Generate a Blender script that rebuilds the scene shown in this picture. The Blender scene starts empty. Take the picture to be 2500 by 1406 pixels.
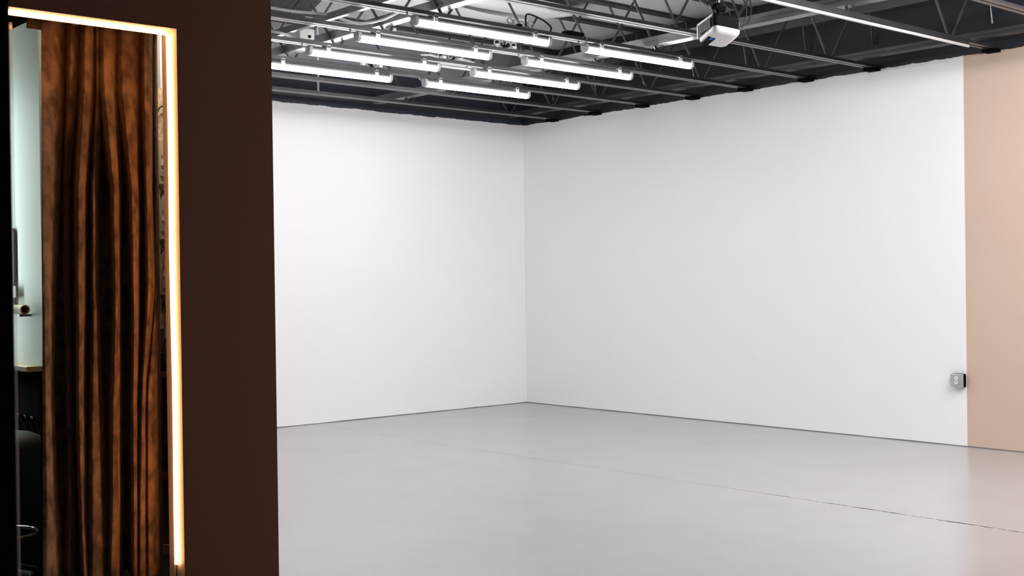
import bpy, bmesh, math, random
from mathutils import Vector, Matrix, noise
random.seed(7)
S = bpy.context.scene
COL = S.collection
PI = math.pi

# ------------------------------------------------------------------ camera, world, exposure
EYE = 1.45
cam = bpy.data.cameras.new('camera'); camo = bpy.data.objects.new('camera', cam); COL.objects.link(camo)
cam.sensor_width = 36.0; cam.lens = 2965.8 / 2500 * 36.0
yaw, pitch, roll = math.radians(49.0), math.radians(-0.3632), math.radians(-0.7706)
fwd = Vector((math.cos(pitch)*math.cos(yaw), math.cos(pitch)*math.sin(yaw), math.sin(pitch)))
rt = Vector((math.sin(yaw), -math.cos(yaw), 0)); up = rt.cross(fwd)
r2 = rt*math.cos(roll) + up*math.sin(roll); u2 = up*math.cos(roll) - rt*math.sin(roll)
camo.matrix_world = Matrix(((r2.x, u2.x, -fwd.x, 0), (r2.y, u2.y, -fwd.y, 0), (r2.z, u2.z, -fwd.z, EYE), (0, 0, 0, 1)))
cam.clip_start = 0.05
cam.dof.use_dof = True; cam.dof.focus_distance = 8.0; cam.dof.aperture_fstop = 14.0
S.camera = camo
w = bpy.data.worlds.new('world'); S.world = w; w.use_nodes = True
w.node_tree.nodes['Background'].inputs[0].default_value = (0.6, 0.7, 1, 1)
w.node_tree.nodes['Background'].inputs[1].default_value = 0.002
S.view_settings.view_transform = 'Standard'; S.view_settings.look = 'None'
S.view_settings.gamma = 1.0; S.view_settings.exposure = 0.0; S.view_settings.use_curve_mapping = False
TUBE = 38.5       # radiance of the ceiling tube lights
HALL_FILL = 112.0      # radiance of the unseen fill tubes added over the camera side
LED = 14.0        # radiance of the warm strip round the opening
BACKROOM = 200.0   # radiance of the lamp in the store room

# ------------------------------------------------------------------ helpers
def N(nt, t, **k):
    n = nt.nodes.new(t)
    for a, b in k.items(): setattr(n, a, b)
    return n
def mat(name, color, rough=0.6, metal=0.0, ior=1.45, noise_amt=0.0, noise_scale=6.0, bump=0.0, bump_scale=60.0,
        coat=0.0, sheen=0.0, stretch=(1, 1, 1), col2=None, rough_var=0.0):
    m = bpy.data.materials.new(name); m.use_nodes = True; nt = m.node_tree
    b = nt.nodes['Principled BSDF']
    b.inputs['Base Color'].default_value = (*color, 1); b.inputs['Roughness'].default_value = rough
    b.inputs['Metallic'].default_value = metal; b.inputs['IOR'].default_value = ior
    b.inputs['Coat Weight'].default_value = coat
    b.inputs['Sheen Weight'].default_value = sheen
    tc = N(nt, 'ShaderNodeTexCoord'); mp = N(nt, 'ShaderNodeMapping'); mp.inputs['Scale'].default_value = stretch
    nt.links.new(tc.outputs['Object'], mp.inputs['Vector'])
    nz = N(nt, 'ShaderNodeTexNoise'); nz.inputs['Scale'].default_value = noise_scale; nz.inputs['Detail'].default_value = 6
    nt.links.new(mp.outputs['Vector'], nz.inputs['Vector'])
    if noise_amt or col2:
        c2 = col2 or tuple(max(0, c*(1-noise_amt)) for c in color)
        mx = N(nt, 'ShaderNodeMix', data_type='RGBA')
        mx.inputs['A'].default_value = (*color, 1); mx.inputs['B'].default_value = (*c2, 1)
        rp = N(nt, 'ShaderNodeMapRange'); rp.inputs[1].default_value = 0.35; rp.inputs[2].default_value = 0.65
        nt.links.new(nz.outputs['Fac'], rp.inputs[0]); nt.links.new(rp.outputs[0], mx.inputs['Factor'])
        nt.links.new(mx.outputs['Result'], b.inputs['Base Color'])
    if rough_var:
        rr = N(nt, 'ShaderNodeMapRange'); rr.inputs[3].default_value = rough-rough_var; rr.inputs[4].default_value = rough+rough_var
        nt.links.new(nz.outputs['Fac'], rr.inputs[0]); nt.links.new(rr.outputs[0], b.inputs['Roughness'])
    if bump:
        n2 = N(nt, 'ShaderNodeTexNoise'); n2.inputs['Scale'].default_value = bump_scale; n2.inputs['Detail'].default_value = 4
        nt.links.new(mp.outputs['Vector'], n2.inputs['Vector'])
        bp = N(nt, 'ShaderNodeBump'); bp.inputs['Strength'].default_value = bump; bp.inputs['Distance'].default_value = 0.01
        nt.links.new(n2.outputs['Fac'], bp.inputs['Height']); nt.links.new(bp.outputs['Normal'], b.inputs['Normal'])
    return m
def emit(name, color, strength):
    m = bpy.data.materials.new(name); m.use_nodes = True; nt = m.node_tree; nt.nodes.clear()
    e = N(nt, 'ShaderNodeEmission'); e.inputs[0].default_value = (*color, 1); e.inputs[1].default_value = strength
    o = N(nt, 'ShaderNodeOutputMaterial'); nt.links.new(e.outputs[0], o.inputs[0]); return m

def obj(name, bm, m, parent=None, smooth=False, bevel=0.0, seg=2):
    me = bpy.data.meshes.new(name); bmesh.ops.recalc_face_normals(bm, faces=bm.faces); bm.to_mesh(me); bm.free()
    for mm in (m if isinstance(m, (list, tuple)) else [m]): me.materials.append(mm)
    if smooth: me.polygons.foreach_set('use_smooth', [True]*len(me.polygons))
    o = bpy.data.objects.new(name, me); COL.objects.link(o)
    if parent:
        o.parent = parent
        pw = parent.matrix_world if not parent.parent else parent.parent.matrix_basis @ parent.matrix_basis
        o.matrix_parent_inverse = Matrix.Translation(-Vector(wloc(parent)))
    if bevel:
        b = o.modifiers.new('bevel', 'BEVEL'); b.width = bevel; b.segments = seg; b.limit_method = 'ANGLE'
    return o
def wloc(o):
    l = Vector((0, 0, 0))
    while o is not None:
        l += o.location + (o.matrix_parent_inverse.translation if o.parent else Vector((0, 0, 0))); o = o.parent
    return l
def thing(name, label, cat, loc, group=None):
    o = bpy.data.objects.new(name, None); COL.objects.link(o); o.location = loc; o.empty_display_size = 0.1
    o['label'] = label; o['category'] = cat
    if group: o['group'] = group
    return o
def tag(o, label, cat, group=None):
    o['label'] = label; o['category'] = cat
    if group: o['group'] = group
    return o
def struct(name, bm, m, **k):
    o = obj(name, bm, m, **k); o['kind'] = 'structure'; return o
def box(bm, x0, x1, y0, y1, z0, z1, mi=0):
    v = [bm.verts.new((x, y, z)) for x in (x0, x1) for y in (y0, y1) for z in (z0, z1)]
    fs = []
    for q in ((0, 1, 3, 2), (4, 6, 7, 5), (0, 4, 5, 1), (2, 3, 7, 6), (0, 2, 6, 4), (1, 5, 7, 3)):
        f = bm.faces.new([v[i] for i in q]); f.material_index = mi; fs.append(f)
    return v
def BM(): return bmesh.new()
def bxo(name, dims, m, parent=None, bevel=0.0, **k):
    bm = BM(); box(bm, *dims); return obj(name, bm, m, parent, bevel=bevel, **k)
def tube(bm, pts, r, n=8, cap=True, rad=None):
    pts = [Vector(p) for p in pts]; rings = []
    prev = None
    for i, p in enumerate(pts):
        t = (pts[min(i+1, len(pts)-1)] - pts[max(i-1, 0)]).normalized()
        a = prev if prev is not None else (Vector((0, 0, 1)) if abs(t.z) < 0.9 else Vector((1, 0, 0)))
        a = (a - t*a.dot(t)).normalized(); b = t.cross(a); prev = a
        rr = rad[i] if rad else r
        rings.append([bm.verts.new(p + (a*math.cos(2*PI*k/n) + b*math.sin(2*PI*k/n))*rr) for k in range(n)])
    for i in range(len(rings)-1):
        for k in range(n):
            bm.faces.new((rings[i][k], rings[i][(k+1) % n], rings[i+1][(k+1) % n], rings[i+1][k]))
    if cap:
        bm.faces.new(rings[0][::-1]); bm.faces.new(rings[-1])
def spline(P, n=8):
    P = [Vector(p) for p in P]; Q = [2*P[0]-P[1]] + P + [2*P[-1]-P[-2]]; out = []
    for i in range(1, len(Q)-2):
        for k in range(n):
            t = k/n; a, b, c, d = Q[i-1], Q[i], Q[i+1], Q[i+2]
            out.append(0.5*((2*b) + (c-a)*t + (2*a-5*b+4*c-d)*t*t + (3*b-a-3*c+d)*t**3))
    out.append(P[-1]); return out
def extrude_x(bm, prof, x0, x1):     # closed (y, z) profile swept along x
    a = [bm.verts.new((x0, y, z)) for y, z in prof]; b = [bm.verts.new((x1, y, z)) for y, z in prof]; n = len(prof)
    for i in range(n): bm.faces.new((a[i], a[(i+1) % n], b[(i+1) % n], b[i]))
    bm.faces.new(a[::-1]); bm.faces.new(b)
def lathe(bm, cx, cy, prof, n=32):
    R = [[bm.verts.new((cx + r*math.cos(2*PI*k/n), cy + r*math.sin(2*PI*k/n), z)) for k in range(n)] for r, z in prof]
    for i in range(len(R)-1):
        for k in range(n): bm.faces.new((R[i][k], R[i][(k+1) % n], R[i+1][(k+1) % n], R[i+1][k]))
    bm.faces.new(R[0][::-1]); bm.faces.new(R[-1])

# ------------------------------------------------------------------ measures of the place (metres)
XR, YB = 9.559, 10.758        # right wall plane, back wall plane
ZW = 3.277                    # height where the white paint stops
ZD = 4.08                     # underside of the roof deck
YS = 5.194                    # seam between white and peach paint
YP, YP2 = 5.20, 5.35          # dark partition: camera side and far side
XE = 2.997                    # free end of the dark partition
XJ, ZH = 2.5075, 2.622        # right jamb and head of the opening
YF = 10.878
XL, YN = -2.6, -3.2           # unseen walls of the hall beside and behind the camera

# ------------------------------------------------------------------ materials
def wall_paint(name, seam):
    m = bpy.data.materials.new(name); m.use_nodes = True; nt = m.node_tree; L = nt.links.new
    b = nt.nodes['Principled BSDF']; b.inputs['Roughness'].default_value = 0.6
    g = N(nt, 'ShaderNodeNewGeometry'); sp = N(nt, 'ShaderNodeSeparateXYZ'); L(g.outputs['Position'], sp.inputs[0])
    nz = N(nt, 'ShaderNodeTexNoise'); nz.inputs['Scale'].default_value = 5.0; nz.inputs['Detail'].default_value = 8; nz.inputs['Roughness'].default_value = 0.65
    L(g.outputs['Position'], nz.inputs['Vector'])
    def math_(op, a, bb):
        n = N(nt, 'ShaderNodeMath', operation=op)
        for i, v in enumerate((a, bb)):
            if isinstance(v, (int, float)): n.inputs[i].default_value = v
            else: L(v, n.inputs[i])
        return n.outputs[0]
    def mix(f, a, bb):
        n = N(nt, 'ShaderNodeMix', data_type='RGBA'); L(f, n.inputs['Factor'])
        for s, v in (('A', a), ('B', bb)):
            if isinstance(v, tuple): n.inputs[s].default_value = (*v, 1)
            else: L(v, n.inputs[s])
        return n.outputs['Result']
    # faint roller mottling
    n3 = N(nt, 'ShaderNodeTexNoise'); n3.inputs['Scale'].default_value = 1.3; n3.inputs['Detail'].default_value = 3
    L(g.outputs['Position'], n3.inputs['Vector'])
    white = mix(n3.outputs['Fac'], (0.86, 0.855, 0.86), (0.90, 0.895, 0.90))
    peach = mix(n3.outputs['Fac'], (0.58, 0.43, 0.33), (0.62, 0.48, 0.375))
    col = white
    if seam:
        col = mix(math_('LESS_THAN', sp.outputs['Y'], YS), white, peach)
    # ragged upper edge, black paint above it
    ed = math_('ADD', sp.outputs['Z'], math_('MULTIPLY', math_('SUBTRACT', nz.outputs['Fac'], 0.5), 0.045))
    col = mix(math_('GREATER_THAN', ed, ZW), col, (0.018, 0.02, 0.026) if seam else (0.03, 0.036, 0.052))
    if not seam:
        col = mix(math_('GREATER_THAN', ed, 3.70), col, (0.30, 0.30, 0.32))  # paler upper band imitates glow and haze round the tubes
    # thin dark line at the floor, shadow of the gap put into the colour
    n4 = N(nt, 'ShaderNodeTexNoise'); n4.inputs['Scale'].default_value = 2.2; n4.inputs['Detail'].default_value = 5
    L(g.outputs['Position'], n4.inputs['Vector'])
    low = math_('SUBTRACT', sp.outputs['Z'], math_('MULTIPLY', n4.outputs['Fac'], 0.012))
    col = mix(math_('LESS_THAN', low, 0.002), col, (0.16, 0.15, 0.14))
    L(col, b.inputs['Base Color'])
    n2 = N(nt, 'ShaderNodeTexNoise'); n2.inputs['Scale'].default_value = 160
    bp = N(nt, 'ShaderNodeBump'); bp.inputs['Strength'].default_value = 0.05; bp.inputs['Distance'].default_value = 0.004
    L(n2.outputs['Fac'], bp.inputs['Height']); L(bp.outputs['Normal'], b.inputs['Normal'])
    return m
def floor_mat():
    m = bpy.data.materials.new('painted_concrete'); m.use_nodes = True; nt = m.node_tree; L = nt.links.new
    b = nt.nodes['Principled BSDF']
    g = N(nt, 'ShaderNodeNewGeometry'); sp = N(nt, 'ShaderNodeSeparateXYZ'); L(g.outputs['Position'], sp.inputs[0])
    def nz(scale, detail=4, rough=.5):
        n = N(nt, 'ShaderNodeTexNoise'); n.inputs['Scale'].default_value = scale; n.inputs['Detail'].default_value = detail
        n.inputs['Roughness'].default_value = rough; L(g.outputs['Position'], n.inputs['Vector']); return n.outputs['Fac']
    def math_(op, a, bb):
        n = N(nt, 'ShaderNodeMath', operation=op)
        for i, v in enumerate((a, bb)):
            if isinstance(v, (int, float)): n.inputs[i].default_value = v
            else: L(v, n.inputs[i])
        return n.outputs[0]
    def mix(f, a, bb):
        n = N(nt, 'ShaderNodeMix', data_type='RGBA'); L(f, n.inputs['Factor'])
        for s, v in (('A', a), ('B', bb)):
            if isinstance(v, tuple): n.inputs[s].default_value = (*v, 1)
            else: L(v, n.inputs[s])
        return n.outputs['Result']
    base = mix(nz(1.1, 6, .6), (0.58, 0.57, 0.57), (0.47, 0.465, 0.46))
    # control joint running along y at x = 6.59, ragged and chipped
    dx = math_('ABSOLUTE', math_('SUBTRACT', sp.outputs['X'], math_('ADD', 6.578, math_('MULTIPLY', nz(3.0, 6, .7), 0.04))), 0)
    jw = math_('MULTIPLY', math_('SUBTRACT', nz(9.0, 5, .75), 0.38), 0.055)
    col = mix(math_('LESS_THAN', dx, jw), base, (0.05, 0.047, 0.045))
    col2 = mix(math_('LESS_THAN', dx, 0.007), base, (0.27, 0.265, 0.265))
    # joint is open near the camera end, painted over further back
    near = N(nt, 'ShaderNodeMapRange'); near.inputs[1].default_value = 5.6; near.inputs[2].default_value = 4.3
    L(sp.outputs['Y'], near.inputs[0])
    col = mix(near.outputs[0], col2, col)
    spk = math_('GREATER_THAN', nz(34, 2, .5), 0.80); col = mix(spk, col, (0.09, 0.085, 0.08))
    spl = math_('GREATER_THAN', math_('MULTIPLY', nz(240, 1, .5), math_('ADD', nz(0.9, 1), 0.25)), 0.70); col = mix(spl, col, (0.8, 0.8, 0.8))
    rr = N(nt, 'ShaderNodeMapRange'); rr.inputs[3].default_value = 0.15; rr.inputs[4].default_value = 0.30
    L(nz(1.7, 5, .6), rr.inputs[0])
    bp = N(nt, 'ShaderNodeBump'); bp.inputs['Strength'].default_value = 0.12; bp.inputs['Distance'].default_value = 0.01
    L(nz(14, 3), bp.inputs['Height'])
    df = N(nt, 'ShaderNodeBsdfDiffuse'); gl = N(nt, 'ShaderNodeBsdfGlossy'); ms = N(nt, 'ShaderNodeMixShader')
    L(col, df.inputs[0]); L(rr.outputs[0], gl.inputs['Roughness']); L(bp.outputs['Normal'], gl.inputs['Normal'])
    gc = mix(nz(0.8, 5, .6), (0.74, 0.73, 0.73), (0.80, 0.79, 0.79))
    gc2 = N(nt, 'ShaderNodeMix', data_type='RGBA', blend_type='DARKEN'); gc2.inputs['Factor'].default_value = 1.0
    sc = N(nt, 'ShaderNodeMix', data_type='RGBA', blend_type='MULTIPLY'); sc.inputs['Factor'].default_value = 1.0
    L(col, sc.inputs['A']); sc.inputs['B'].default_value = (3, 3, 3, 1); sc.clamp_result = False
    L(gc, gc2.inputs['A']); L(sc.outputs['Result'], gc2.inputs['B']); L(gc2.outputs['Result'], gl.inputs[0])
    ms.inputs[0].default_value = 0.60; L(df.outputs[0], ms.inputs[1]); L(gl.outputs[0], ms.inputs[2])
    L(ms.outputs[0], nt.nodes['Material Output'].inputs[0])
    return m
M = dict(
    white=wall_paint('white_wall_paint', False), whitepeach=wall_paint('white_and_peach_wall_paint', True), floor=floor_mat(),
    dark=mat('dark_brown_paint', (0.088, 0.027, 0.009), 0.85, bump=0.06, bump_scale=90),
    reveal=mat('cream_jamb_paint', (0.62, 0.56, 0.47), 0.5, bump=0.04),
    deck=mat('grey_roof_deck', (0.62, 0.60, 0.62), 0.8, noise_amt=0.25, noise_scale=1.2, bump=0.2, bump_scale=5),
    plain_white=mat('plain_white_paint', (0.8, 0.8, 0.8), 0.7),
    hall=mat('hall_dark_wall', (0.05, 0.045, 0.045), 0.8),
    steel=mat('black_gloss_painted_steel', (0.05, 0.05, 0.056), 0.30, ior=1.9, noise_amt=0.4, noise_scale=9),
    channel=mat('grey_primed_steel', (0.20, 0.20, 0.215), 0.32, ior=1.8, noise_amt=0.35, noise_scale=7),
    galv=mat('galvanised_steel', (0.6, 0.6, 0.6), 0.35, metal=0.8, noise_amt=0.2),
    housing=mat('dark_fixture_housing', (0.10, 0.095, 0.10), 0.4),
    clear=mat('grey_plastic', (0.45, 0.45, 0.46), 0.3),
    whitep=mat('white_plastic', (0.78, 0.78, 0.77), 0.35),
    black=mat('black_plastic', (0.006, 0.006, 0.006), 0.8, ior=1.2),
    blackg=mat('matt_black', (0.004, 0.004, 0.004), 0.9, ior=1.1),
    cable_w=mat('white_cable_sheath', (0.8, 0.8, 0.8), 0.4), cable_b=mat('black_cable_sheath', (0.01, 0.01, 0.01), 0.5),
    rusty=mat('brown_cable', (0.22, 0.11, 0.05), 0.6, noise_amt=0.6, noise_scale=20),
    sheet=mat('white_fabric_sheet', (0.86, 0.86, 0.87), 0.8, bump=0.3, bump_scale=3),
    duct=mat('dark_ribbed_metal', (0.05, 0.055, 0.055), 0.5),
    mint=mat('mint_wall_paint', (0.66, 0.76, 0.73), 0.7, noise_amt=0.04, noise_scale=2),
    wood=mat('pale_plywood_edge', (0.62, 0.47, 0.28), 0.5, noise_amt=0.25, noise_scale=12, stretch=(1, 1, 8)),
    brown=mat('brown_shelf_board', (0.17, 0.085, 0.05), 0.6, noise_amt=0.3, noise_scale=10),
    greywall=mat('grey_store_wall', (0.25, 0.255, 0.25), 0.8), storew=mat('black_store_wall', (0.015, 0.015, 0.015), 0.9),
    beige=mat('beige_metal', (0.55, 0.44, 0.32), 0.4), greym=mat('grey_metal', (0.42, 0.41, 0.38), 0.35, metal=0.5),
    slot=mat('rust_brown_slot', (0.25, 0.10, 0.04), 0.6), red=mat('red_plastic', (0.6, 0.06, 0.03), 0.4),
    blue=mat('blue_label', (0.3, 0.42, 0.6), 0.5), chrome=mat('chrome', (0.7, 0.7, 0.7), 0.15, metal=1.0),
    cardboard=mat('kraft_cardboard', (0.52, 0.36, 0.19), 0.7, noise_amt=0.2, noise_scale=15),
    cushion=mat('grey_vinyl', (0.06, 0.065, 0.06), 0.5), paper=mat('white_paper', (0.8, 0.8, 0.8), 0.7),
    greypaper=mat('grey_fabric', (0.13, 0.14, 0.135), 0.8), storef=mat('store_floor', (0.02, 0.018, 0.016), 0.8),
)
def osb():
    m = bpy.data.materials.new('osb_board'); m.use_nodes = True; nt = m.node_tree; L = nt.links.new
    b = nt.nodes['Principled BSDF']; b.inputs['Roughness'].default_value = 0.6
    tc = N(nt, 'ShaderNodeTexCoord'); mp = N(nt, 'ShaderNodeMapping'); mp.inputs['Scale'].default_value = (30, 30, 12); mp.inputs['Rotation'].default_value = (0, .5, 0)
    v = N(nt, 'ShaderNodeTexVoronoi'); L(tc.outputs['Object'], mp.inputs[0]); L(mp.outputs[0], v.inputs['Vector'])
    cr = N(nt, 'ShaderNodeValToRGB'); cr.color_ramp.elements[0].color = (0.36, 0.23, 0.11, 1); cr.color_ramp.elements[1].color = (0.68, 0.56, 0.38, 1)
    L(v.outputs['Color'], cr.inputs[0]); L(cr.outputs[0], b.inputs['Base Color']); return m
M['osb'] = osb()
def velvet():
    m = bpy.data.materials.new('brown_velvet'); m.use_nodes = True; nt = m.node_tree; L = nt.links.new
    b = nt.nodes['Principled BSDF']; b.inputs['Roughness'].default_value = 0.85
    b.inputs['Sheen Weight'].default_value = 0.25; b.inputs['Sheen Roughness'].default_value = 0.4
    b.inputs['Sheen Tint'].default_value = (1.0, 0.55, 0.25, 1)
    g = N(nt, 'ShaderNodeTexCoord')
    def nz(scale, st, d=5):
        mp = N(nt, 'ShaderNodeMapping'); mp.inputs['Scale'].default_value = st; L(g.outputs['Object'], mp.inputs[0])
        n = N(nt, 'ShaderNodeTexNoise'); n.inputs['Scale'].default_value = scale; n.inputs['Detail'].default_value = d
        L(mp.outputs[0], n.inputs['Vector']); return n.outputs['Fac']
    mx = N(nt, 'ShaderNodeMix', data_type='RGBA'); mx.inputs['A'].default_value = (0.075, 0.040, 0.019, 1); mx.inputs['B'].default_value = (0.28, 0.165, 0.083, 1)
    rp = N(nt, 'ShaderNodeMapRange'); rp.inputs[1].default_value = .36; rp.inputs[2].default_value = .64
    L(nz(14, (1, 1, .8), 10), rp.inputs[0]); L(rp.outputs[0], mx.inputs['Factor'])
    L(mx.outputs['Result'], b.inputs['Base Color'])
    bp = N(nt, 'ShaderNodeBump'); bp.inputs['Strength'].default_value = 0.6; bp.inputs['Distance'].default_value = 0.012
    L(nz(9, (1.2, 1.2, 2.6), 7), bp.inputs['Height'])
    bp2 = N(nt, 'ShaderNodeBump'); bp2.inputs['Strength'].default_value = 0.25; bp2.inputs['Distance'].default_value = 0.002
    L(nz(400, (1, 1, 1), 2), bp2.inputs['Height']); L(bp.outputs['Normal'], bp2.inputs['Normal'])
    L(bp2.outputs['Normal'], b.inputs['Normal']); return m
M['velvet'] = velvet()
def glass():
    m = bpy.data.materials.new('hazy_glass'); m.use_nodes = True; nt = m.node_tree; nt.nodes.clear(); L = nt.links.new
    t = N(nt, 'ShaderNodeBsdfTransparent'); t.inputs[0].default_value = (0.93, 0.93, 0.95, 1)
    d = N(nt, 'ShaderNodeBsdfDiffuse'); d.inputs[0].default_value = (0.7, 0.66, 0.72, 1)  # lilac haze stands in for the room's reflection on the dirty pane
    g = N(nt, 'ShaderNodeBsdfGlossy'); g.inputs['Roughness'].default_value = 0.05
    a = N(nt, 'ShaderNodeMixShader'); a.inputs[0].default_value = 0.25; L(d.outputs[0], a.inputs[1]); L(g.outputs[0], a.inputs[2])
    x = N(nt, 'ShaderNodeMixShader'); x.inputs[0].default_value = 0.16; L(t.outputs[0], x.inputs[1]); L(a.outputs[0], x.inputs[2])
    o = N(nt, 'ShaderNodeOutputMaterial'); L(x.outputs[0], o.inputs[0]); return m
M['glass'] = glass()
E_TUBE = emit('white_tube_light', (1.0, 0.985, 1.0), TUBE)
E_HALL_FILL = emit('hall_fill_light', (1.0, 0.985, 1.0), HALL_FILL)
E_LED = emit('warm_strip_light', (1.0, 0.43, 0.165), LED)
E_BULB = emit('store_lamp_light', (1.0, 0.90, 0.74), 190.0)
E_BACK = emit('cool_batten_light', (0.86, 1.0, 0.93), BACKROOM)
E_BLUE = emit('blue_indicator', (0.05, 0.12, 0.9), 0.9)

# ------------------------------------------------------------------ structure
bm = BM(); box(bm, XL-.2, XR+.2, YN-.2, YF+.2, -0.12, 0); struct('floor', bm, M['floor'])
bm = BM(); box(bm, XL-.2, XR+.2, YN-.2, YF+.2, ZD, ZD+0.1); struct('ceiling', bm, M['deck'])
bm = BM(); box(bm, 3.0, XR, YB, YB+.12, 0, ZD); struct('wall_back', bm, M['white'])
bm = BM(); box(bm, XR, XR+.2, YN, YF, 0, ZD); struct('wall_right', bm, M['whitepeach'])
bm = BM(); box(bm, XL-.2, XL, YN, YP, 0, ZD); struct('wall_left', bm, M['hall'])
bm = BM(); box(bm, XL, XR, YN-.2, YN, 0, ZD); struct('wall_front', bm, M['hall'])
# the dark partition with the opening (opening from x=1.55 to XJ)
XO = 1.50
bm = BM()
box(bm, XL, XO, YP, YP2, 0, ZD); box(bm, XJ, XE, YP, YP2, 0, ZD); box(bm, XO, XJ, YP, YP2, ZH, ZD)
bmesh.ops.remove_doubles(bm, verts=bm.verts, dist=1e-5)
struct('wall_middle', bm, M['dark'])
# white side wall between store room and studio
bm = BM(); box(bm, XE-0.06, XE, YP2, YB, 0, ZD); struct('wall_inner', bm, M['plain_white'])
# reveal lining
bm = BM(); box(bm, XJ-0.0012, XJ, YP+0.0005, YP2+0.006, 0, ZH-0.0012); struct('trim_1', bm, M['reveal'])
bm = BM(); box(bm, XO, XJ, YP+0.0005, YP2+0.006, ZH-0.0012, ZH); struct('trim_2', bm, M['reveal'])
# store room shell
SX0, SY1, SZ = 0.2, 8.9, 2.95
bm = BM(); box(bm, SX0, XE-0.06, YP2, SY1, SZ, SZ+.05); struct('ceiling', bm, M['brown'])
bm = BM(); box(bm, SX0-.1, SX0, YP2, SY1, 0, SZ); struct('wall_store_left', bm, M['storew'])
bm = BM(); box(bm, SX0, XE-0.06, SY1, SY1+.1, 0, SZ); struct('wall_store_back', bm, M['storew'])
bm = BM(); box(bm, 2.2, 2.26, 6.094, SY1, 0, 2.79); struct('wall_store_mint', bm, M['mint'])
bm = BM(); box(bm, 2.26, XE-0.06, 6.30, 6.34, 0, SZ); struct('wall_store_right', bm, M['greywall'])
bm = BM(); box(bm, SX0, XE-0.06, YP2, SY1, 0, 0.004); struct('floor', bm, M['storef'])

# ------------------------------------------------------------------ roof steel
JY = [(4.08, 7.9), (4.92, 8.84), (6.03, 8.57), (6.73, 7.50), (7.43, 6.82), (8.10, 7.42), (8.79, 6.93), (9.50, 6.5), (10.19, 6.96)]
JL = ['steel joist nearest the camera, crossing the top right corner of the photo',
      'steel joist with the long bare white rail under it',
      'steel joist just behind the projector, with no light under it',
      'steel joist over the two tube lights nearest the camera, black underside',
      'steel joist over the second pair of tube lights from the camera',
      'steel joist over the third pair of tube lights from the camera',
      'steel joist over the pair of tube lights nearest the back wall',
      'first bare steel joist beyond the tube lights, second from the back wall',
      'thin pale-looking steel joist closest to the back wall']
def chord_bm(y, z0, flip, x0, x1):
    bm = BM()
    for s in (-1, 1):
        a, t, g = 0.036, 0.005, 0.007
        pr = [(y+s*g, 0), (y+s*(g+a), 0), (y+s*(g+a), t), (y+s*(g+t), t), (y+s*(g+t), a), (y+s*g, a)]
        if flip: pr = [(yy, a-zz) for yy, zz in pr]
        extrude_x(bm, [(yy, z0+zz) for yy, zz in pr], x0, x1)
    return bm
JY += [(3.38, 0), (2.68, 0), (1.98, 0)]; JL += ['steel joist out of frame above the camera side, third one', 'steel joist out of frame above the camera side, second one', 'steel joist out of frame above the camera side, first one']
for (y, xn), lab in zip(JY, JL):
    t = thing('steel_joist', lab, 'roof joist', (6.2, y, 3.29), 'open web steel joists under the roof')
    obj('bottom_chord', chord_bm(y, 3.287, False, XE, XR), M['steel'], t)
    obj('top_chord', chord_bm(y, 4.040, True, XE, XR), M['steel'], t)
    P = []
    for x in (5.26, 7.49, 8.86):
        P += [(x-.55, y, 4.052), (x-.025, y, 3.312), (x+.025, y, 3.312), (x+.55, y, 4.052)]
    P.append((XR-.03, y, 3.5))
    bm = BM(); tube(bm, P, 0.0115, 6); obj('web', bm, M['steel'], t)
    bm = BM(); box(bm, XR-.11, XR-.001, y-.055, y+.055, 3.262, 3.287); obj('end_plate', bm, M['blackg'], t)
# cross channels lying on the bottom chords, running towards the back wall
def channel(x0, wdt, z0, h, y0, y1, lab, m='channel', lip=True):
    t = thing('steel_channel', lab, 'steel channel', (x0+wdt/2, (y0+y1)/2, z0), 'steel channels crossing the joists')
    bm = BM(); box(bm, x0, x0+wdt, y0, y1, z0, z0+h); obj('web', bm, M[m], t, bevel=0.003)
    if lip:
        bm = BM(); box(bm, x0-.012, x0+wdt+.012, y0, y1, z0+h, z0+h+.008); box(bm, x0-.012, x0-.006, y0, y1, z0+h-.02, z0+h)
        obj('flange', bm, M[m], t)
    return t
channel(5.19, 0.095, 3.350, 0.055, 2.5, YB, 'broad grey steel channel crossing above the left ends of the tube lights')
channel(7.39, 0.105, 3.350, 0.06, 0.5, YB, 'broad grey steel channel crossing behind the projector towards the back wall')
channel(4.78, 0.045, 3.350, 0.05, 4.5, YB, 'narrow steel channel beside the broad one, left of all tube lights', lip=False)
channel(9.30, 0.085, 3.350, 0.045, 0, YB, 'dark steel channel running close along the top of the right wall', 'steel')
channel(9.40, 0.12, 3.76, 0.09, 0, YB, 'dark steel ledge high up on the right wall under the roof', 'steel')
bm = BM(); box(bm, XE, XR, 5.455, 5.495, 3.465, 3.50); box(bm, XE, XR, 5.485, 5.495, 3.50, 3.53)
tag(obj('steel_angle', bm, M['steel']), 'thin black steel angle running above and behind the long white rail', 'steel angle')
# wall plate on the back wall, dark strip above the white paint
bm = BM(); box(bm, XE, XR, YB-.04, YB-.001, 3.345, 3.40)
tag(obj('steel_angle', bm, M['steel']), 'dark steel angle fixed along the top of the back wall', 'steel angle')

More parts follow.
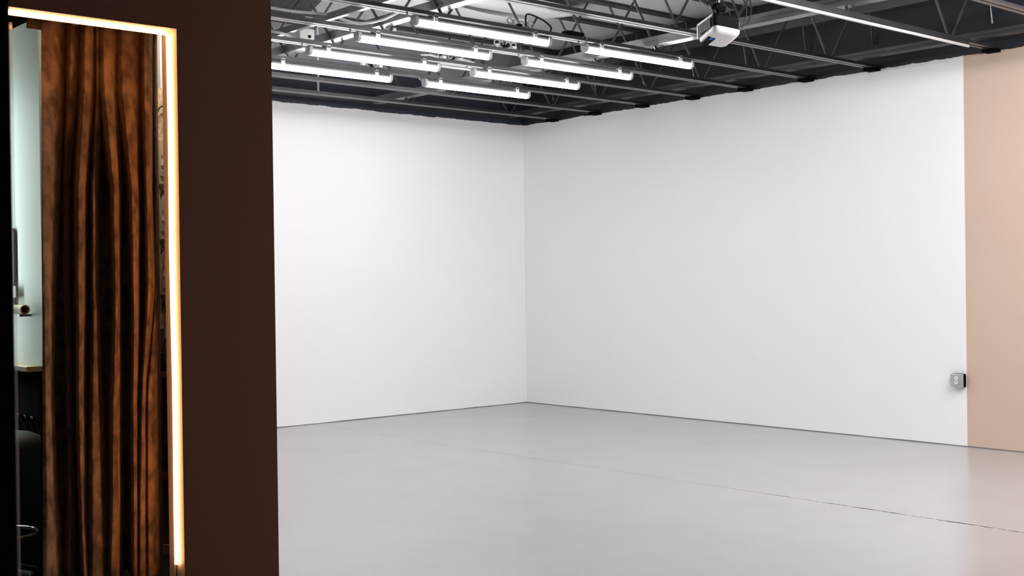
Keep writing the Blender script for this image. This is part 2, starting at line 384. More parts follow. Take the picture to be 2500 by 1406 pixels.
# ------------------------------------------------------------------ tube lights
LIGHTS = []
def make_light(x0, x1, y, lab, em=None):
    t = thing('tube_light', lab, 'tube light', ((x0+x1)/2, y, 3.287), 'tube lights hung under the steel joists')
    bm = BM(); extrude_x(bm, [(y-.024, 3.246), (y+.024, 3.246), (y+.027, 3.264), (y+.020, 3.279), (y-.020, 3.279), (y-.027, 3.264)], x0+.012, x1-.012)
    obj('housing', bm, M['housing'], t)
    bm = BM(); pr = [(y+.030*math.cos(a), 3.238-.030*math.sin(a)) for a in [PI*(-.11+1.22*k/16) for k in range(17)]]
    extrude_x(bm, pr, x0+.024, x1-.024); obj('diffuser', bm, em or E_TUBE, t)
    for xa, xb in ((x0, x0+.026), (x1-.026, x1)):
        bm = BM(); pr2 = [(y+.034*math.cos(a), 3.246-.038*math.sin(a)) for a in [PI*k/12 for k in range(13)]]
        extrude_x(bm, pr2 + [(y-.034, 3.272), (y-.02, 3.282), (y+.02, 3.282), (y+.034, 3.272)], xa, xb); obj('end_cap', bm, M['clear'], t)
    for xc in (x0+.17, x1-.17):
        bm = BM(); box(bm, xc-.016, xc+.016, y-.040, y-.034, 3.252, 3.298); box(bm, xc-.016, xc+.016, y+.034, y+.040, 3.252, 3.298)
        box(bm, xc-.016, xc+.016, y-.040, y+.040, 3.280, 3.286); obj('hanger_clip', bm, M['whitep'], t)
    bm = BM(); tube(bm, spline([(x0+.01, y, 3.262), (x0-.035, y, 3.266), (x0-.045, y+.01, 3.285), (x0-.02, y+.02, 3.31)], 5), .006, 6)
    obj('power_lead', bm, M['clear'], t)
    return t
SIDE = [('left', 4.985, 6.255), ('right', 6.617, 7.885)]
ROW = [(6.73, 'nearest the camera'), (7.43, 'in the second row from the camera'), (8.10, 'in the third row from the camera'), (8.79, 'in the row nearest the back wall')]
for s, x0, x1 in SIDE:
    for y, rn in ROW:
        make_light(x0, x1, y, 'glowing white tube light of the %s hand column, %s' % (s, rn))
for y, rn in ((3.38, 'third'), (2.68, 'second'), (1.98, 'first')):  # fixtures added out of view to brighten the right wall and partition
    for s, x0 in (('left', 6.0), ('right', 7.5)):
        make_light(x0, x0+1.268, y, 'added unseen fill tube over the camera side, %s one under the %s joist' % (s, rn), E_HALL_FILL)
# long bare rail under the second joist
bm = BM(); box(bm, 5.6, 9.06, 4.868, 4.882, 3.244, 3.262)
t = thing('ceiling_rail', 'long thin white rail hung below the joist right of the projector', 'rail', (7.3, 4.875, 3.287))
obj('rail', bm, M['whitep'], t)
bm = BM(); box(bm, 5.6, 9.06, 4.874, 4.90, 3.262, 3.287); obj('carrier', bm, M['steel'], t)

# ------------------------------------------------------------------ cables, boxes and clamps in the roof
def cable(pts, r, m, lab, name='cable', cat='cable', sp=True, group=None):
    bm = BM(); tube(bm, spline(pts, 8) if sp else pts, r, 7)
    return tag(obj(name, bm, M[m], smooth=True), lab, cat, group)
cable([(4.2, 7.47, 3.37), (4.5, 7.50, 3.375), (4.78, 7.50, 3.39), (5.0, 7.44, 3.345), (5.12, 7.30, 3.36), (5.17, 7.12, 3.40), (5.23, 7.0, 3.41)], .010, 'cable_w',
      'white armoured cable looping over the bar left of the lights')
cable([(5.30, 7.50, 3.345), (5.45, 7.53, 3.338), (5.8, 7.56, 3.330), (6.04, 7.55, 3.315), (6.3, 7.49, 3.33), (6.42, 7.47, 3.335), (6.5, 7.5, 3.338)], .011, 'cable_w',
      'white cable sagging along the joist to the knot of clamps')
bm = BM(); box(bm, 5.30, 5.37, 7.46, 7.50, 3.332, 3.358)
tag(obj('cable_connector', bm, M['whitep'], bevel=.004), 'white plug at the left end of the sagging cable', 'plug')
cable([(6.05, 6.76, 3.335), (6.05, 6.76, 3.42), (6.10, 6.76, 3.435), (6.22, 6.76, 3.41), (6.30, 6.76, 3.37), (6.30, 6.76, 3.335)], .007, 'cable_b',
      'black cable arching up between the two nearest tube lights')
cable([(6.1, 8.13, 3.335), (6.25, 8.18, 3.36), (6.4, 8.17, 3.335), (6.55, 8.15, 3.35), (6.66, 8.12, 3.33)], .009, 'cable_w',
      'white cable between the third pair of tube lights')
cable([(4.45, 8.13, 3.34), (4.6, 8.2, 3.37), (4.75, 8.10, 3.35), (4.9, 8.15, 3.34)], .010, 'cable_w', 'white cable at the far left of the third joist, by the partition')
cable([(6.30, 6.03, 3.66), (6.45, 6.05, 3.60), (6.63, 6.08, 3.57), (6.8, 6.10, 3.575), (7.05, 6.08, 3.59), (7.25, 6.0, 3.62)], .012, 'rusty',
      'brown cable bundle lying high between the joists above the projector', name='cable_bundle')
cable([(7.20, 6.05, 3.575), (7.30, 6.05, 3.55), (7.42, 6.05, 3.52)], .012, 'steel', 'short dark strap hanging behind the projector', name='strap', cat='strap')
cable([(6.28, 8.10, 3.262), (6.45, 8.10, 3.262), (6.60, 8.10, 3.262)], .011, 'cable_w', 'straight white conduit joining the third pair of tube lights', name='conduit', cat='conduit')
cable([(6.517, 10.40, 4.079), (6.517, 10.40, 3.6), (6.517, 10.40, 3.325)], .010, 'cable_w', 'short white conduit dropping from the roof near the back wall', name='conduit', cat='conduit')
def clamp_knot(x, y, lab, s):
    rnd = random.Random(s)
    t = thing('clamp_cluster', lab, 'cable clamps', (x, y, 3.33), 'knots of clamps and wire between the lights')
    for k in range(4):
        cx, cy = x + (k-1.5)*.065, y + rnd.uniform(-.02, .02)
        bm = BM(); R = .022 + rnd.random()*.01
        tube(bm, [(cx + R*math.cos(a), cy, 3.352 + R*math.sin(a)) for a in [2*PI*i/12 for i in range(13)]], .006, 6)
        obj('wire_loop', bm, M['galv'], t, smooth=True)
    for k in range(3):
        cx = x + (k-1)*.09
        bm = BM(); box(bm, cx-.02, cx+.02, y-.018, y+.018, 3.327, 3.349); obj('clamp', bm, M['whitep'] if k != 1 else M['black'], t, bevel=.004)
clamp_knot(6.42, 7.43, 'knot of pale clamps and wire between the second pair of lights', 1)
clamp_knot(6.40, 8.10, 'knot of pale clamps and wire between the third pair of lights', 2)
clamp_knot(5.98, 6.76, 'shiny coil of wire on the joist above the nearest left tube light', 3)
clamp_knot(6.05, 8.79, 'small knot of clamps above the end of the left tube light near the back wall', 4)
t = thing('junction_box', 'white square junction box standing on the joist at the far left', 'junction box', (4.97, 8.10, 3.325))
bm = BM(); box(bm, 4.90, 5.03, 8.07, 8.14, 3.325, 3.405); obj('box', bm, M['whitep'], t, bevel=.005)
bm = BM(); tube(bm, [(4.985, 8.072, 3.345), (4.985, 8.064, 3.345)], .012, 12); obj('knockout_hole', bm, M['blackg'], t)
t = thing('power_adapter', 'flat black power adapter on the joist between the nearest pair of lights', 'adapter', (6.55, 6.73, 3.325))
bm = BM(); box(bm, 6.42, 6.60, 6.70, 6.77, 3.325, 3.352); obj('case', bm, M['black'], t, bevel=.006)
bm = BM(); tube(bm, spline([(6.60, 6.73, 3.34), (6.64, 6.72, 3.33), (6.62, 6.70, 3.29), (6.60, 6.70, 3.27)], 5), .005, 6); obj('lead', bm, M['clear'], t)

# ------------------------------------------------------------------ white sheet and ribbed panel under the roof
nu, nv = 40, 14
def sheet_panel(c00, c10, c11, c01, z, amp, sd):
    bm = BM(); V = {}
    for i in range(nu+1):
        for j in range(nv+1):
            a, b = i/nu, j/nv
            x = (1-a)*(1-b)*c00[0] + a*(1-b)*c10[0] + a*b*c11[0] + (1-a)*b*c01[0]
            y = (1-a)*(1-b)*c00[1] + a*(1-b)*c10[1] + a*b*c11[1] + (1-a)*b*c01[1]
            n = noise.noise(Vector((x*1.3+sd, y*2.2, sd)))
            V[i, j] = bm.verts.new((x, y, z + amp*n - .03*math.sin(PI*a)*math.sin(PI*b)))
    for i in range(nu):
        for j in range(nv): bm.faces.new((V[i, j], V[i+1, j], V[i+1, j+1], V[i, j+1]))
    return bm
for (ya, yb, xa, xb, lab) in ((8.16, 8.745, 8.26, 8.10, 'bright white crinkled sheet under the roof, just beyond the third row of lights'),
                          (8.835, 9.10, 8.06, 7.85, 'narrow white sheet under the roof above the last row of lights'),
                          (7.48, 8.055, 7.35, 7.20, 'white crinkled sheet under the roof at the top edge of the photo')):
    o = obj('insulation_sheet', sheet_panel((5.2, ya), (xa, ya+.0), (xb, yb), (5.0, yb), 4.0, .035, ya), M['sheet'], smooth=True)
    sm = o.modifiers.new('thick', 'SOLIDIFY'); sm.thickness = .006; sm.offset = 1
    tag(o, lab, 'sheet')
# ribbed dark part of the roof deck, top left of the studio
bm = BM(); D0, D1 = Vector((5.96, 9.20, 0)), Vector((6.50, 10.757, 0)); dr = (D1-D0).normalized()
n = 90; P = []
for i in range(n+1):
    off = Vector((-3.4*i/n, 0, 0)); z = 4.0795 - (0.003 if i % 2 else 0.0)
    P.append((bm.verts.new(D0+off+Vector((0, 0, z))), bm.verts.new(D1+off+Vector((0, 0, z)))))
for i in range(n): bm.faces.new((P[i][0], P[i+1][0], P[i+1][1], P[i][1]))
struct('ceiling', bm, M['duct'])

# ------------------------------------------------------------------ projector
t = thing('ceiling_projector', 'white and black projector hanging upside down from the ceiling joists', 'projector', (6.15, 5.0, 3.0))
# plan outline: near corner, right, far, left (from the projected photo corners)
q = [Vector((5.925, 4.865)), Vector((6.175, 4.850)), Vector((6.35, 5.135)), Vector((6.12, 5.165))]
def rquad(q, r, n=6, shrink=0.0):
    c = sum(q, Vector((0, 0)))/4; out = []
    q = [p + (c-p).normalized()*shrink for p in q]
    for i in range(4):
        p, a, b = q[i], (q[i-1]-q[i]).normalized(), (q[(i+1) % 4]-q[i]).normalized()
        s, e = p+a*r, p+b*r
        for k in range(n+1):
            u = k/n; out.append(s*(1-u)**2 + p*2*u*(1-u) + e*u*u)
    return out
def shell(levels, closed_top=True):
    bm = BM(); R = []
    for z, sh, r, tilt in levels:
        pts = rquad(q, r, 6, sh)
        R.append([bm.verts.new((p.x, p.y, z + tilt*((p-q[0]).dot((q[3]-q[0]).normalized())))) for p in pts])
    k = len(R[0])
    for i in range(len(R)-1):
        for j in range(k): bm.faces.new((R[i][j], R[i][(j+1) % k], R[i+1][(j+1) % k], R[i+1][j]))
    bm.faces.new(R[0][::-1]); bm.faces.new(R[-1]); return bm
obj('body', shell([(3.022, .014, .05, -.05), (3.04, .006, .05, -.02), (3.085, .006, .05, 0), (3.10, .018, .05, 0)]), M['black'], t, smooth=False)
obj('lid', shell([(2.984, .06, .08, -.06), (2.990, .022, .06, -.06), (3.004, .004, .055, -.055), (3.022, 0, .05, -.05)]), M['whitep'], t, smooth=True)
# white frame round the vented end (left face q3-q0)
ax = (q[3]-q[0]); n_ = Vector((-ax.y, ax.x)).normalized()
if n_.dot(q[0]-sum(q, Vector((0, 0)))/4) < 0: n_ = -n_
def onface(u, z, off): p = q[0] + ax*u + n_*off; return (p.x, p.y, z)
bm = BM()
for u0, u1, z0, z1 in ((.12, 1.0, 3.082, 3.096), (.93, 1.0, 3.00, 3.096)):
    v = [onface(u0, z0, -.002), onface(u1, z0, -.002), onface(u1, z1, -.002), onface(u0, z1, -.002)]
    v2 = [onface(u0, z0, .006), onface(u1, z0, .006), onface(u1, z1, .006), onface(u0, z1, .006)]
    A = [bm.verts.new(p) for p in v]; B = [bm.verts.new(p) for p in v2]
    bm.faces.new(A[::-1]); bm.faces.new(B)
    for i in range(4): bm.faces.new((A[i], A[(i+1) % 4], B[(i+1) % 4], B[i]))
obj('vent_frame', bm, M['whitep'], t)
bm = BM()
for k in range(9):
    u = .22 + k*.075
    A = [bm.verts.new(p) for p in (onface(u, 3.02, .001), onface(u+.03, 3.02, .001), onface(u+.03, 3.080, .001), onface(u, 3.080, .001))]
    B = [bm.verts.new(p) for p in (onface(u, 3.02, .005), onface(u+.03, 3.02, .005), onface(u+.03, 3.080, .005), onface(u, 3.080, .005))]
    bm.faces.new(A[::-1]); bm.faces.new(B)
    for i in range(4): bm.faces.new((A[i], A[(i+1) % 4], B[(i+1) % 4], B[i]))
obj('vent_grille', bm, M['housing'], t)
# window in the lid with blue button
def plan(u, v): return q[0]*(1-u)*(1-v) + q[1]*u*(1-v) + q[2]*u*v + q[3]*(1-u)*v
def plate(us, vs, z0, z1):
    bm = BM(); pts = [plan(us[0], vs[0]), plan(us[1], vs[0]), plan(us[1], vs[1]), plan(us[0], vs[1])]
    A = [bm.verts.new((p.x, p.y, z0 - .06*((p-q[0]).dot((q[3]-q[0]).normalized())))) for p in pts]
    B = [bm.verts.new((p.x, p.y, z1 - .06*((p-q[0]).dot((q[3]-q[0]).normalized())))) for p in pts]
    bm.faces.new(A[::-1]); bm.faces.new(B)
    for i in range(4): bm.faces.new((A[i], A[(i+1) % 4], B[(i+1) % 4], B[i]))
    return bm
obj('lens_shutter', plate((.04, .30), (.42, .92), 2.9815, 2.99), M['black'], t)
bm = BM(); p = plan(.16, .47); lathe(bm, p.x, p.y, [(.010, 2.966), (.012, 2.972), (.012, 2.98)], 16); obj('power_button', bm, E_BLUE, t)
bm = BM(); p = plan(.95, .2); lathe(bm, p.x, p.y, [(.015, 3.045), (.018, 3.05), (.018, 3.08)], 16); obj('connector', bm, M['galv'], t)
m_ = obj('mount_bracket', (lambda b: (box(b, 6.02, 6.12, 4.92, 5.0, 3.10, 3.112), tube(b, [(6.07, 4.95, 3.11), (6.07, 4.95, 3.19)], .016, 10), tube(b, [(6.03, 4.95, 3.165), (6.12, 4.95, 3.155)], .02, 10), b)[-1])(BM()), M['black'], t)
bm = BM(); tube(bm, [(6.07, 4.95, 3.18), (6.045, 4.94, 3.40)], .012, 8); tube(bm, [(6.07, 4.95, 3.18), (6.09, 4.93, 3.42)], .010, 8); obj('mount_pole', bm, M['steel'], t)
bm = BM(); box(bm, 6.03, 6.11, 4.89, 4.97, 3.245, 3.287); obj('beam_clamp', bm, M['galv'], t, bevel=.004)
bm = BM(); tube(bm, spline([(6.10, 4.93, 3.36), (6.30, 4.93, 3.33), (6.40, 4.95, 3.22), (6.40, 4.97, 3.12), (6.30, 4.95, 3.07)], 8), .005, 6); obj('signal_cable', bm, M['cable_b'], t, smooth=True)
bm = BM(); tube(bm, spline([(6.12, 4.91, 3.30), (6.25, 4.92, 3.27), (6.33, 4.93, 3.18), (6.31, 4.94, 3.10)], 8), .004, 6); obj('signal_cable', bm, M['cable_b'], t, smooth=True)
bm = BM(); tube(bm, spline([(6.05, 4.93, 3.25), (6.12, 4.92, 3.16), (6.18, 4.93, 3.10)], 8), .003, 6); obj('signal_cable', bm, M['cable_b'], t, smooth=True)

# ------------------------------------------------------------------ wall outlet
t = thing('wall_outlet', 'grey metal outlet box on the white wall, at the edge of the peach paint', 'outlet', (XR, 5.255, .50))
obj('box', (lambda b: (box(b, XR-.045, XR, 5.196, 5.316, .500, .614), b)[1])(BM()), M['blackg'], t, bevel=.010)
obj('cover_plate', (lambda b: (box(b, XR-.050, XR-.044, 5.198, 5.315, .502, .613), b)[1])(BM()), M['galv'], t, bevel=.006)
for zc in (.578, .541):
    bm = BM()
    prf = [(.0165*math.cos(a), .0155*math.sin(a)) for a in [2*PI*k/20 for k in range(20)]]
    A = [bm.verts.new((XR-.049, 5.262+a, zc+b)) for a, b in prf]; B = [bm.verts.new((XR-.056, 5.262+a, zc+b)) for a, b in prf]
    bm.faces.new(A); bm.faces.new(B[::-1])
    for i in range(20): bm.faces.new((A[i], A[(i+1) % 20], B[(i+1) % 20], B[i]))
    rec = obj('receptacle', bm, M['whitep'], t)
    bm = BM()
    for dy in (-.006, .006): box(bm, XR-.0575, XR-.0555, 5.262+dy-.001, 5.262+dy+.001, zc-.002, zc+.007)
    obj('slot', bm, M['blackg'], rec)

# ------------------------------------------------------------------ warm light strip round the opening
t = thing('light_strip', 'glowing warm white light strip along the head and right side of the opening', 'light strip', (XJ, 5.25, .1))
ym = 5.275
pts = [(XO+.02, ym, ZH-.016), (XJ-.03, ym, ZH-.016)] + [(XJ-.016-.014*math.cos(a), ym, ZH-.030+.014*math.sin(a)) for a in (PI*.35, PI*.2, 0.0)]
zs = [2.5, 2.2, 1.9, 1.6, 1.3, 1.0, .7, .4, .16]
hx = .013; ym = 5.262
pts = [(XO+.02, ym, ZH-hx), (XJ-hx-.022, ym, ZH-hx), (XJ-hx-.007, ym, ZH-hx-.004), (XJ-hx, ym, ZH-hx-.014)] + [(XJ-hx, ym + (2.6-z)*-.004 + .004*math.sin(z*5), z) for z in zs]
bm = BM(); tube(bm, pts, .010, 10); obj('glowing_tube', bm, E_LED, t, smooth=True)
bm = BM(); tube(bm, spline([(XJ-hx, ym-.010, .17), (XJ-.018, ym-.018, .10), (XJ-.012, ym-.014, .04), (XJ-.02, ym-.02, .0085)], 6), .0022, 6)
obj('wire_lead', bm, M['cable_b'], t)
bm = BM(); tube(bm, spline([(XJ-hx, ym-.010, .17), (XJ-.014, ym-.004, .10), (XJ-.014, ym+.002, .04), (XJ-.012, ym, .0085)], 6), .0022, 6)
obj('wire_lead', bm, M['cable_b'], t)

# ------------------------------------------------------------------ curtain
CY = 5.60
LV = [  # (height z, [(centre x px, half width px, forward 0..1), ...])   px across the photo, turned into x at the curtain plane
    (2.69, [(122, 30, 1), (173, 11, .9), (211, 14, 1), (234, 8, .8), (263, 23, 1), (313, 27, 1), (360, 14, 1), (377, 6, .6)]),
    (2.35, [(120, 30, 1), (170, 10, .8), (209, 15, 1), (234, 7, .8), (264, 22, 1), (314, 27, 1), (359, 14, 1), (377, 6, .6)]),
    (1.90, [(116, 24, 1), (155, 6, .6), (192, 14, 1), (223, 8, .8), (277, 12, 1), (325, 14, 1), (360, 10, 1), (379, 7, .6)]),
    (1.45, [(112, 18, 1), (154, 6, .7), (190, 12, 1), (223, 8, .8), (278, 9, 1), (326, 11, 1), (366, 13, 1), (381, 8, .7)]),
    (1.00, [(114, 9, 1), (162, 5, .7), (192, 9, 1), (228, 10, .9), (279, 10, 1), (328, 9, 1), (352, 9, 1), (375, 14, 1)]),
    (0.50, [(120, 11, 1), (166, 5, .7), (196, 8, 1), (240, 18, 1), (279, 11, 1), (329, 9, 1), (351, 12, 1), (375, 15, 1)]),
    (0.07, [(130, 20, 1), (166, 9, .8), (203, 7, 1), (245, 22, 1), (276, 13, 1), (329, 9, 1), (352, 14, 1), (376, 15, 1)]),
]
def az(px): return 0.3278 + (px)*(0.4857183-0.3278030)/450.0
def ridge(z):
    for a, b in zip(LV, LV[1:]):
        if a[0] >= z >= b[0]:
            u = (a[0]-z)/(a[0]-b[0])
            return [tuple(p*(1-u)+q_*u for p, q_ in zip(r0, r1)) for r0, r1 in zip(a[1], b[1])]
    return LV[-1][1]
def fold(px, R, z=2.0):
    if z < 1.3:
        g = min(1.0, (1.3-z)/.4)*.35; R = [(c-g*wd, wd*(1+g), h) for c, wd, h in R]
    f = 0
    for k, (c, wd, h) in enumerate(R):
        d = (px-(c-wd*.8))/(1.8*wd)
        if d >= 1: v = 0
        elif d > 0: v = math.sqrt(1-d*d)
        else:
            e = min(1.0, -d/.75); v = .5+.5*math.cos(PI*e)
            if k == 0: v = 1 - .10*e
        f = max(f, v*h)
    return f
bm = BM(); NU, NVV = 420, 150; G = []
for j in range(NVV+1):
    z = 2.69 - (2.69-.07)*j/NVV; R = ridge(z); row = []
    edge_l = 95; edge_r = 380 + (2.69-z)/2.62*10
    for i in range(NU+1):
        px = edge_l + (edge_r-edge_l)*i/NU
        f = fold(px, R, z)
        ap = az(px - 6.4*(1.45-z)); x = ap*CY
        wr = noise.noise(Vector((x*16, z*3.5, 0)))*.010 + noise.noise(Vector((x*30+9, z*14, 3)))*.004
        cr = 0
        for zc, am in ((2.33, .006), (2.18, .005), (1.45, .004), (1.25, .004), (.98, .006), (.72, .004), (.5, .006), (.28, .007)):
            dz = z - zc - .03*noise.noise(Vector((x*6, zc*7, 1))); cr += am*math.exp(-(dz/.008)**2)*(1 if noise.noise(Vector((x*5, zc*11, 7))) > -.1 else 0)
        depth = .26 if z < 2.2 else .26 - .15*(z-2.2)/.49
        yy = CY + .10 - depth*f + wr + cr
        zz = z + (.012*noise.noise(Vector((x*9, 0, 5))) if j == NVV else 0)
        row.append(bm.verts.new((ap*yy, yy, zz)))
    G.append(row)
for j in range(NVV):
    for i in range(NU): bm.faces.new((G[j][i], G[j][i+1], G[j+1][i+1], G[j+1][i]))
t = thing('velvet_curtain', 'brown velvet curtain hanging in deep folds behind the lit opening', 'curtain', (2.3, 5.62, .07))
o = obj('drape', bm, M['velvet'], t, smooth=True)
sm = o.modifiers.new('thick', 'SOLIDIFY'); sm.thickness = .003; sm.offset = 1
bm = BM(); box(bm, az(93)*5.57, az(381)*5.57, 5.702, 5.708, 2.645, 2.70); obj('heading_tape', bm, M['velvet'], t)
bm = BM(); tube(bm, [(1.2, 5.68, 2.735), (XE-.06, 5.68, 2.735)], .014, 12)
tag(obj('curtain_rod', bm, M['steel'], smooth=True), 'dark rod carrying the velvet curtain just behind the head of the opening', 'curtain rod')
for k in range(8):
    x = 2.02 + k*.075; bm = BM()
    tube(bm, [(x, 5.665, 2.68), (x, 5.68, 2.705), (x, 5.70, 2.735), (x, 5.68, 2.755), (x, 5.66, 2.735)], .003, 5)
    obj('curtain_hook', bm, M['steel'], t)

# ------------------------------------------------------------------ store room behind the opening
t = thing('batten_light', 'cool white tube light standing upright in the store room, beside the mint green wall', 'tube light', (2.03, 7.15, .004))
bm = BM(); box(bm, 2.015, 2.045, 7.11, 7.19, .004, 2.7); box(bm, 1.95, 2.12, 7.05, 7.25, .004, .03); obj('body', bm, M['whitep'], t)
bm = BM(); box(bm, 2.045, 2.07, 7.125, 7.175, 1.08, 2.55); obj('lamp', bm, E_BACK, t)
t = thing('ceiling_lamp', 'small round lamp on the store room ceiling above the strand board', 'lamp', (2.72, 5.98, SZ))
bm = BM(); lathe(bm, 2.72, 5.98, [(.07, SZ), (.075, SZ-.012), (.06, SZ-.02)], 24); obj('base', bm, M['whitep'], t)
bm = BM(); lathe(bm, 2.72, 5.98, [(.055, SZ-.02), (.055, SZ-.045), (.03, SZ-.06), (.005, SZ-.064)], 24); obj('globe', bm, E_BULB, t)
bm = BM(); box(bm, 2.12, 2.2, 6.10, SY1-.02, 1.028, 1.055)
tag(obj('counter_top', bm, M['wood'], bevel=.003), 'pale plywood counter edge below the mint green wall', 'counter')
t = thing('storage_cabinet', 'black cabinet below the plywood counter, half hidden by the curtain', 'cabinet', (2.16, 7.2, .004))
bm = BM(); box(bm, 2.186, 2.199, 6.11, SY1-.03, .004, 1.027); obj('body', bm, M['blackg'], t)
for k in range(4):
    bm = BM(); yy = 6.19 + k*.095; bmesh.ops.create_uvsphere(bm, u_segments=12, v_segments=8, radius=.011, matrix=Matrix.Translation((2.176, yy, .79)))
    obj('knob', bm, M['chrome'], t, smooth=True)
# cardboard tube on a bracket
t = thing('cardboard_tube', 'brown cardboard tube lying level against the mint green wall', 'cardboard tube', (2.17, 7.0, 1.335))
bm = BM(); n = 20
R = [[bm.verts.new((2.165 + r*math.cos(2*PI*k/n), y, 1.335 + r*math.sin(2*PI*k/n))) for k in range(n)] for r, y in ((.024, 6.235), (.024, 8.4), (.019, 8.4), (.019, 6.235))]
for i in range(4):
    for k in range(n): bm.faces.new((R[i][k], R[i][(k+1) % n], R[(i+1) % 4][(k+1) % n], R[(i+1) % 4][k]))
obj('tube', bm, M['cardboard'], t, smooth=False)
bm = BM(); box(bm, 2.14, 2.199, 6.245, 6.26, 1.300, 1.312); obj('bracket', bm, M['steel'], t)
bm = BM(); box(bm, 2.192, 2.199, 6.47, 7.3, 1.36, 1.755)
tag(obj('hanging_cloth', bm, M['greypaper']), 'grey cloth pinned to the mint green wall above the cardboard tube', 'cloth')
bm = BM(); box(bm, 2.185, 2.191, 6.43, 6.9, 1.395, 1.455)
tag(obj('paper_label', bm, M['paper']), 'white paper strip over the lower edge of the grey cloth', 'paper')
# stool
sx, sy = 1.945, 6.0
t = thing('work_stool', 'dark grey cushioned swivel stool in the shadow below the counter', 'stool', (sx, sy, .004))
bm = BM(); lathe(bm, sx, sy, [(.05, .655), (.15, .66), (.185, .675), (.198, .70), (.19, .73), (.15, .748), (.05, .755)], 40); obj('seat', bm, M['cushion'], t, smooth=True)
bm = BM(); lathe(bm, sx, sy, [(.022, .12), (.022, .40), (.014, .40), (.014, .655)], 16); obj('gas_column', bm, M['chrome'], t, smooth=True)
bm = BM(); tube(bm, spline([(sx+.12, sy+.10, .68), (sx+.15, sy+.19, .72), (sx+.145, sy+.20, .86), (sx+.10, sy+.19, .95)], 6), .008, 8); obj('backrest_bar', bm, M['chrome'], t, smooth=True)
bm = BM()
box(bm, sx-.17, sx+.14, sy+.18, sy+.21, .90, 1.0); obj('backrest', bm, M['cushion'], t, bevel=.012)
bm = BM(); tube(bm, [(sx+.17*math.cos(a), sy+.17*math.sin(a), .27) for a in [2*PI*k/32 for k in range(33)]], .008, 8); obj('foot_ring', bm, M['chrome'], t, smooth=True)
for k in range(5):
    a = 2*PI*k/5 + .2
    bm = BM(); tube(bm, [(sx, sy, .13), (sx+0.19*math.cos(a), sy+0.19*math.sin(a), .065)], .014, 8, rad=[.02, .012]); lg = obj('leg', bm, M['steel'], t, smooth=True)
    bm = BM(); cx, cy = sx+0.19*math.cos(a), sy+0.19*math.sin(a)
    tube(bm, [(cx-.012*math.sin(a), cy+.012*math.cos(a), .030), (cx+.012*math.sin(a), cy-.012*math.cos(a), .030)], .026, 14); obj('caster', bm, M['black'], lg)
# wiring board right of the curtain
bm = BM(); box(bm, 2.30, XE-.062, 6.282, 6.299, 1.21, 2.53)
tag(obj('mounting_board', bm, M['osb']), 'strand board fixed to the store wall, seen right of the curtain', 'board')
PO = ['top', 'middle', 'bottom']
for k, (z1, z0) in enumerate(((2.242, 2.000), (1.940, 1.700), (1.632, 1.395))):
    x0 = 2.905; x1 = 2.931
    t = thing('lamp_driver', 'beige metal lamp driver on the strand board, %s one of three' % PO[k], 'lamp driver', ((x0+x1)/2, 6.28, z0), 'lamp drivers on the strand board')
    obj('case', (lambda b: (box(b, x0, x1, 6.252, 6.282, z0, z1), b)[1])(BM()), M['beige'], t, bevel=.002)
    obj('side_groove', (lambda b: (box(b, x1, x1+.004, 6.256, 6.282, z0+.02, z1-.006), b)[1])(BM()), M['slot'], t)
    h = z1-z0
    obj('mounting_plate', (lambda b: (box(b, x0-.002, x1+.014, 6.248, 6.252, z0+.18*h, z0+.32*h), b)[1])(BM()), M['greym'], t)
    bm = BM()
    for zz in (.10, .14, .36, .40): box(bm, x0+.005, x1-.005, 6.250, 6.2525, z0+zz*h, z0+(zz+.014)*h)
    box(bm, x0+.008, x0+.014, 6.250, 6.2525, z0+.60*h, z0+.65*h); obj('slots', bm, M['slot'], t)
    obj('window', (lambda b: (box(b, x0+.009, x0+.017, 6.250, 6.2527, z0+.43*h, z0+.54*h), b)[1])(BM()), M['whitep'], t)
    obj('label', (lambda b: (box(b, x0-.012, x0-.001, 6.270, 6.282, z0+.1*h, z1-.01), b)[1])(BM()), M['blue'], t)
t2 = 0
cable([(2.897, 6.27, 2.36), (2.905, 6.262, 2.405), (2.925, 6.258, 2.425), (2.945, 6.262, 2.40), (2.95, 6.27, 2.36)], .0045, 'cable_b', 'black cable looping over a clip at the top of the strand board')
cable([(2.905, 6.265, 1.995), (2.915, 6.255, 1.96), (2.905, 6.25, 1.93), (2.92, 6.255, 1.965), (2.935, 6.26, 1.95)], .004, 'cable_b', 'black wires between the top and middle lamp drivers')
cable([(2.903, 6.262, 1.69), (2.915, 6.255, 1.66), (2.902, 6.25, 1.62), (2.92, 6.255, 1.66), (2.937, 6.26, 1.62)], .004, 'cable_b', 'black wires between the middle and bottom lamp drivers')
cable([(2.905, 6.265, 1.40), (2.915, 6.255, 1.36), (2.903, 6.25, 1.31), (2.915, 6.255, 1.37), (2.93, 6.26, 1.30)], .004, 'cable_b', 'black wires dangling below the bottom lamp driver')
cable([(2.938, 6.262, 1.69), (2.915, 6.248, 1.60), (2.905, 6.248, 1.50), (2.905, 6.25, 1.40)], .0025, 'red', 'thin red wire beside the bottom lamp driver')
bm = BM(); box(bm, 2.934, 2.9365, 6.26, 6.282, 1.82, 1.93); tag(obj('relay', bm, M['red']), 'small red relay beside the middle lamp driver', 'relay')
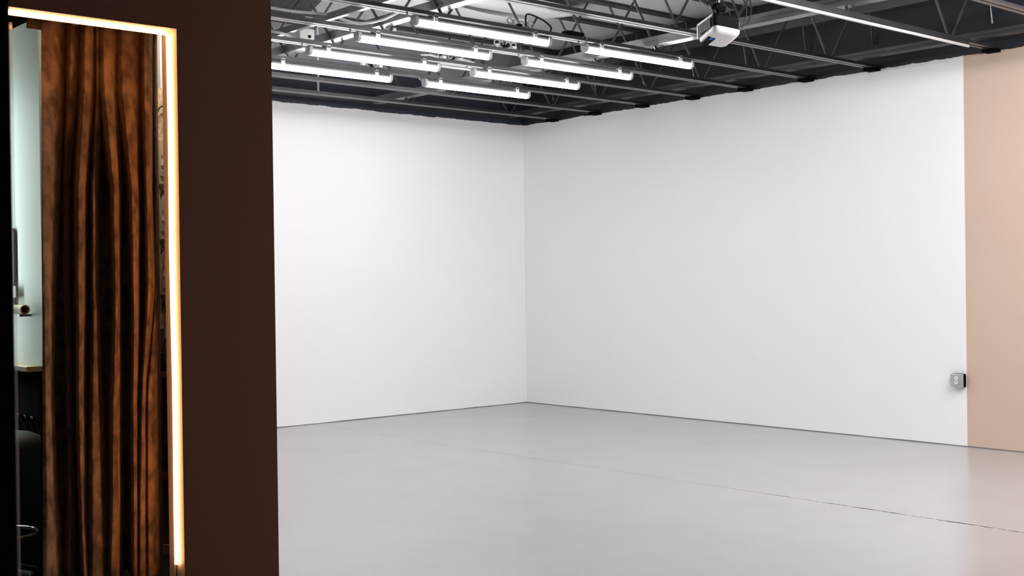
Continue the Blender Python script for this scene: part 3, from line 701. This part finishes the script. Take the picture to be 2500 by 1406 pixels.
# shelf unit
t = thing('shelf_unit', 'brown wooden shelf unit under the strand board, right of the curtain', 'shelf', (2.72, 6.25, .004))
obj('shelf_board', (lambda b: (box(b, 2.40, XE-.063, 6.19, 6.27, .950, .978), b)[1])(BM()), M['brown'], t)
obj('back_panel', (lambda b: (box(b, 2.40, XE-.063, 6.27, 6.298, .004, 1.16), b)[1])(BM()), M['brown'], t)
obj('rail', (lambda b: (box(b, 2.40, XE-.063, 6.24, 6.27, .385, .43), b)[1])(BM()), M['slot'], t)
bm = BM()
for k in range(6):
    rr = .085 + .006*(k % 3)
    tube(bm, [(2.87+rr*math.cos(a), 6.228+.028*math.sin(a), .995+.016*k + .006*math.sin(3*a+k)) for a in [2*PI*i/24 for i in range(25)]], .006, 6, cap=False)
tube(bm, spline([(2.88, 6.205, 1.0), (2.885, 6.20, 1.12), (2.91, 6.20, 1.165), (2.935, 6.21, 1.15)], 6), .005, 6)
tag(obj('cable_coil', bm, M['cable_b'], smooth=True), 'coil of black cable lying on the brown shelf', 'cable')
cable([(2.935, 6.262, .80), (2.92, 6.23, .65), (2.90, 6.22, .50), (2.895, 6.225, .43)], .003, 'cable_b', 'thin cable hanging down in front of the brown shelf back')
cable([(2.935, 6.235, .30), (2.91, 6.225, .27), (2.895, 6.225, .22), (2.89, 6.225, .15)], .003, 'cable_b', 'short cable arching above the floor beside the white tray')
bm = BM(); pr = [(.0, .0), (.12, .0), (.135, .02), (.14, .07), (.13, .07), (.12, .02), (.0, .012)]
tray = []
A = [bm.verts.new((2.80, 6.20-a+.02, .004+b)) for a, b in pr]; B = [bm.verts.new((2.93, 6.23-a-.02, .004+b*.8)) for a, b in pr]
for i in range(len(pr)): bm.faces.new((A[i], A[(i+1) % len(pr)], B[(i+1) % len(pr)], B[i]))
bm.faces.new(A[::-1]); bm.faces.new(B)
tag(obj('plastic_tray', bm, M['whitep'], smooth=False), 'white curved plastic tray on the store room floor', 'tray')

# ------------------------------------------------------------------ glass leaf in the opening and black door stile near the camera
t = thing('door_1', 'hazy glass leaf standing behind the left end of the opening', 'glass door', (1.65, 5.40, .004))
bm = BM(); box(bm, 1.25, .3404*5.41, 5.405, 5.413, .012, 2.60); obj('glass_pane', bm, M['glass'], t)
bm = BM(); box(bm, 1.25, .3404*5.41, 5.400, 5.418, .004, .014); obj('bottom_rail', bm, M['steel'], t)
del t['label'], t['category']; t['kind'] = 'structure'
bm = BM(); box(bm, .30, .4005, 1.18, 1.22, 0, 2.3)
o = obj('door_2', bm, M['blackg'], bevel=.004); o['kind'] = 'structure'
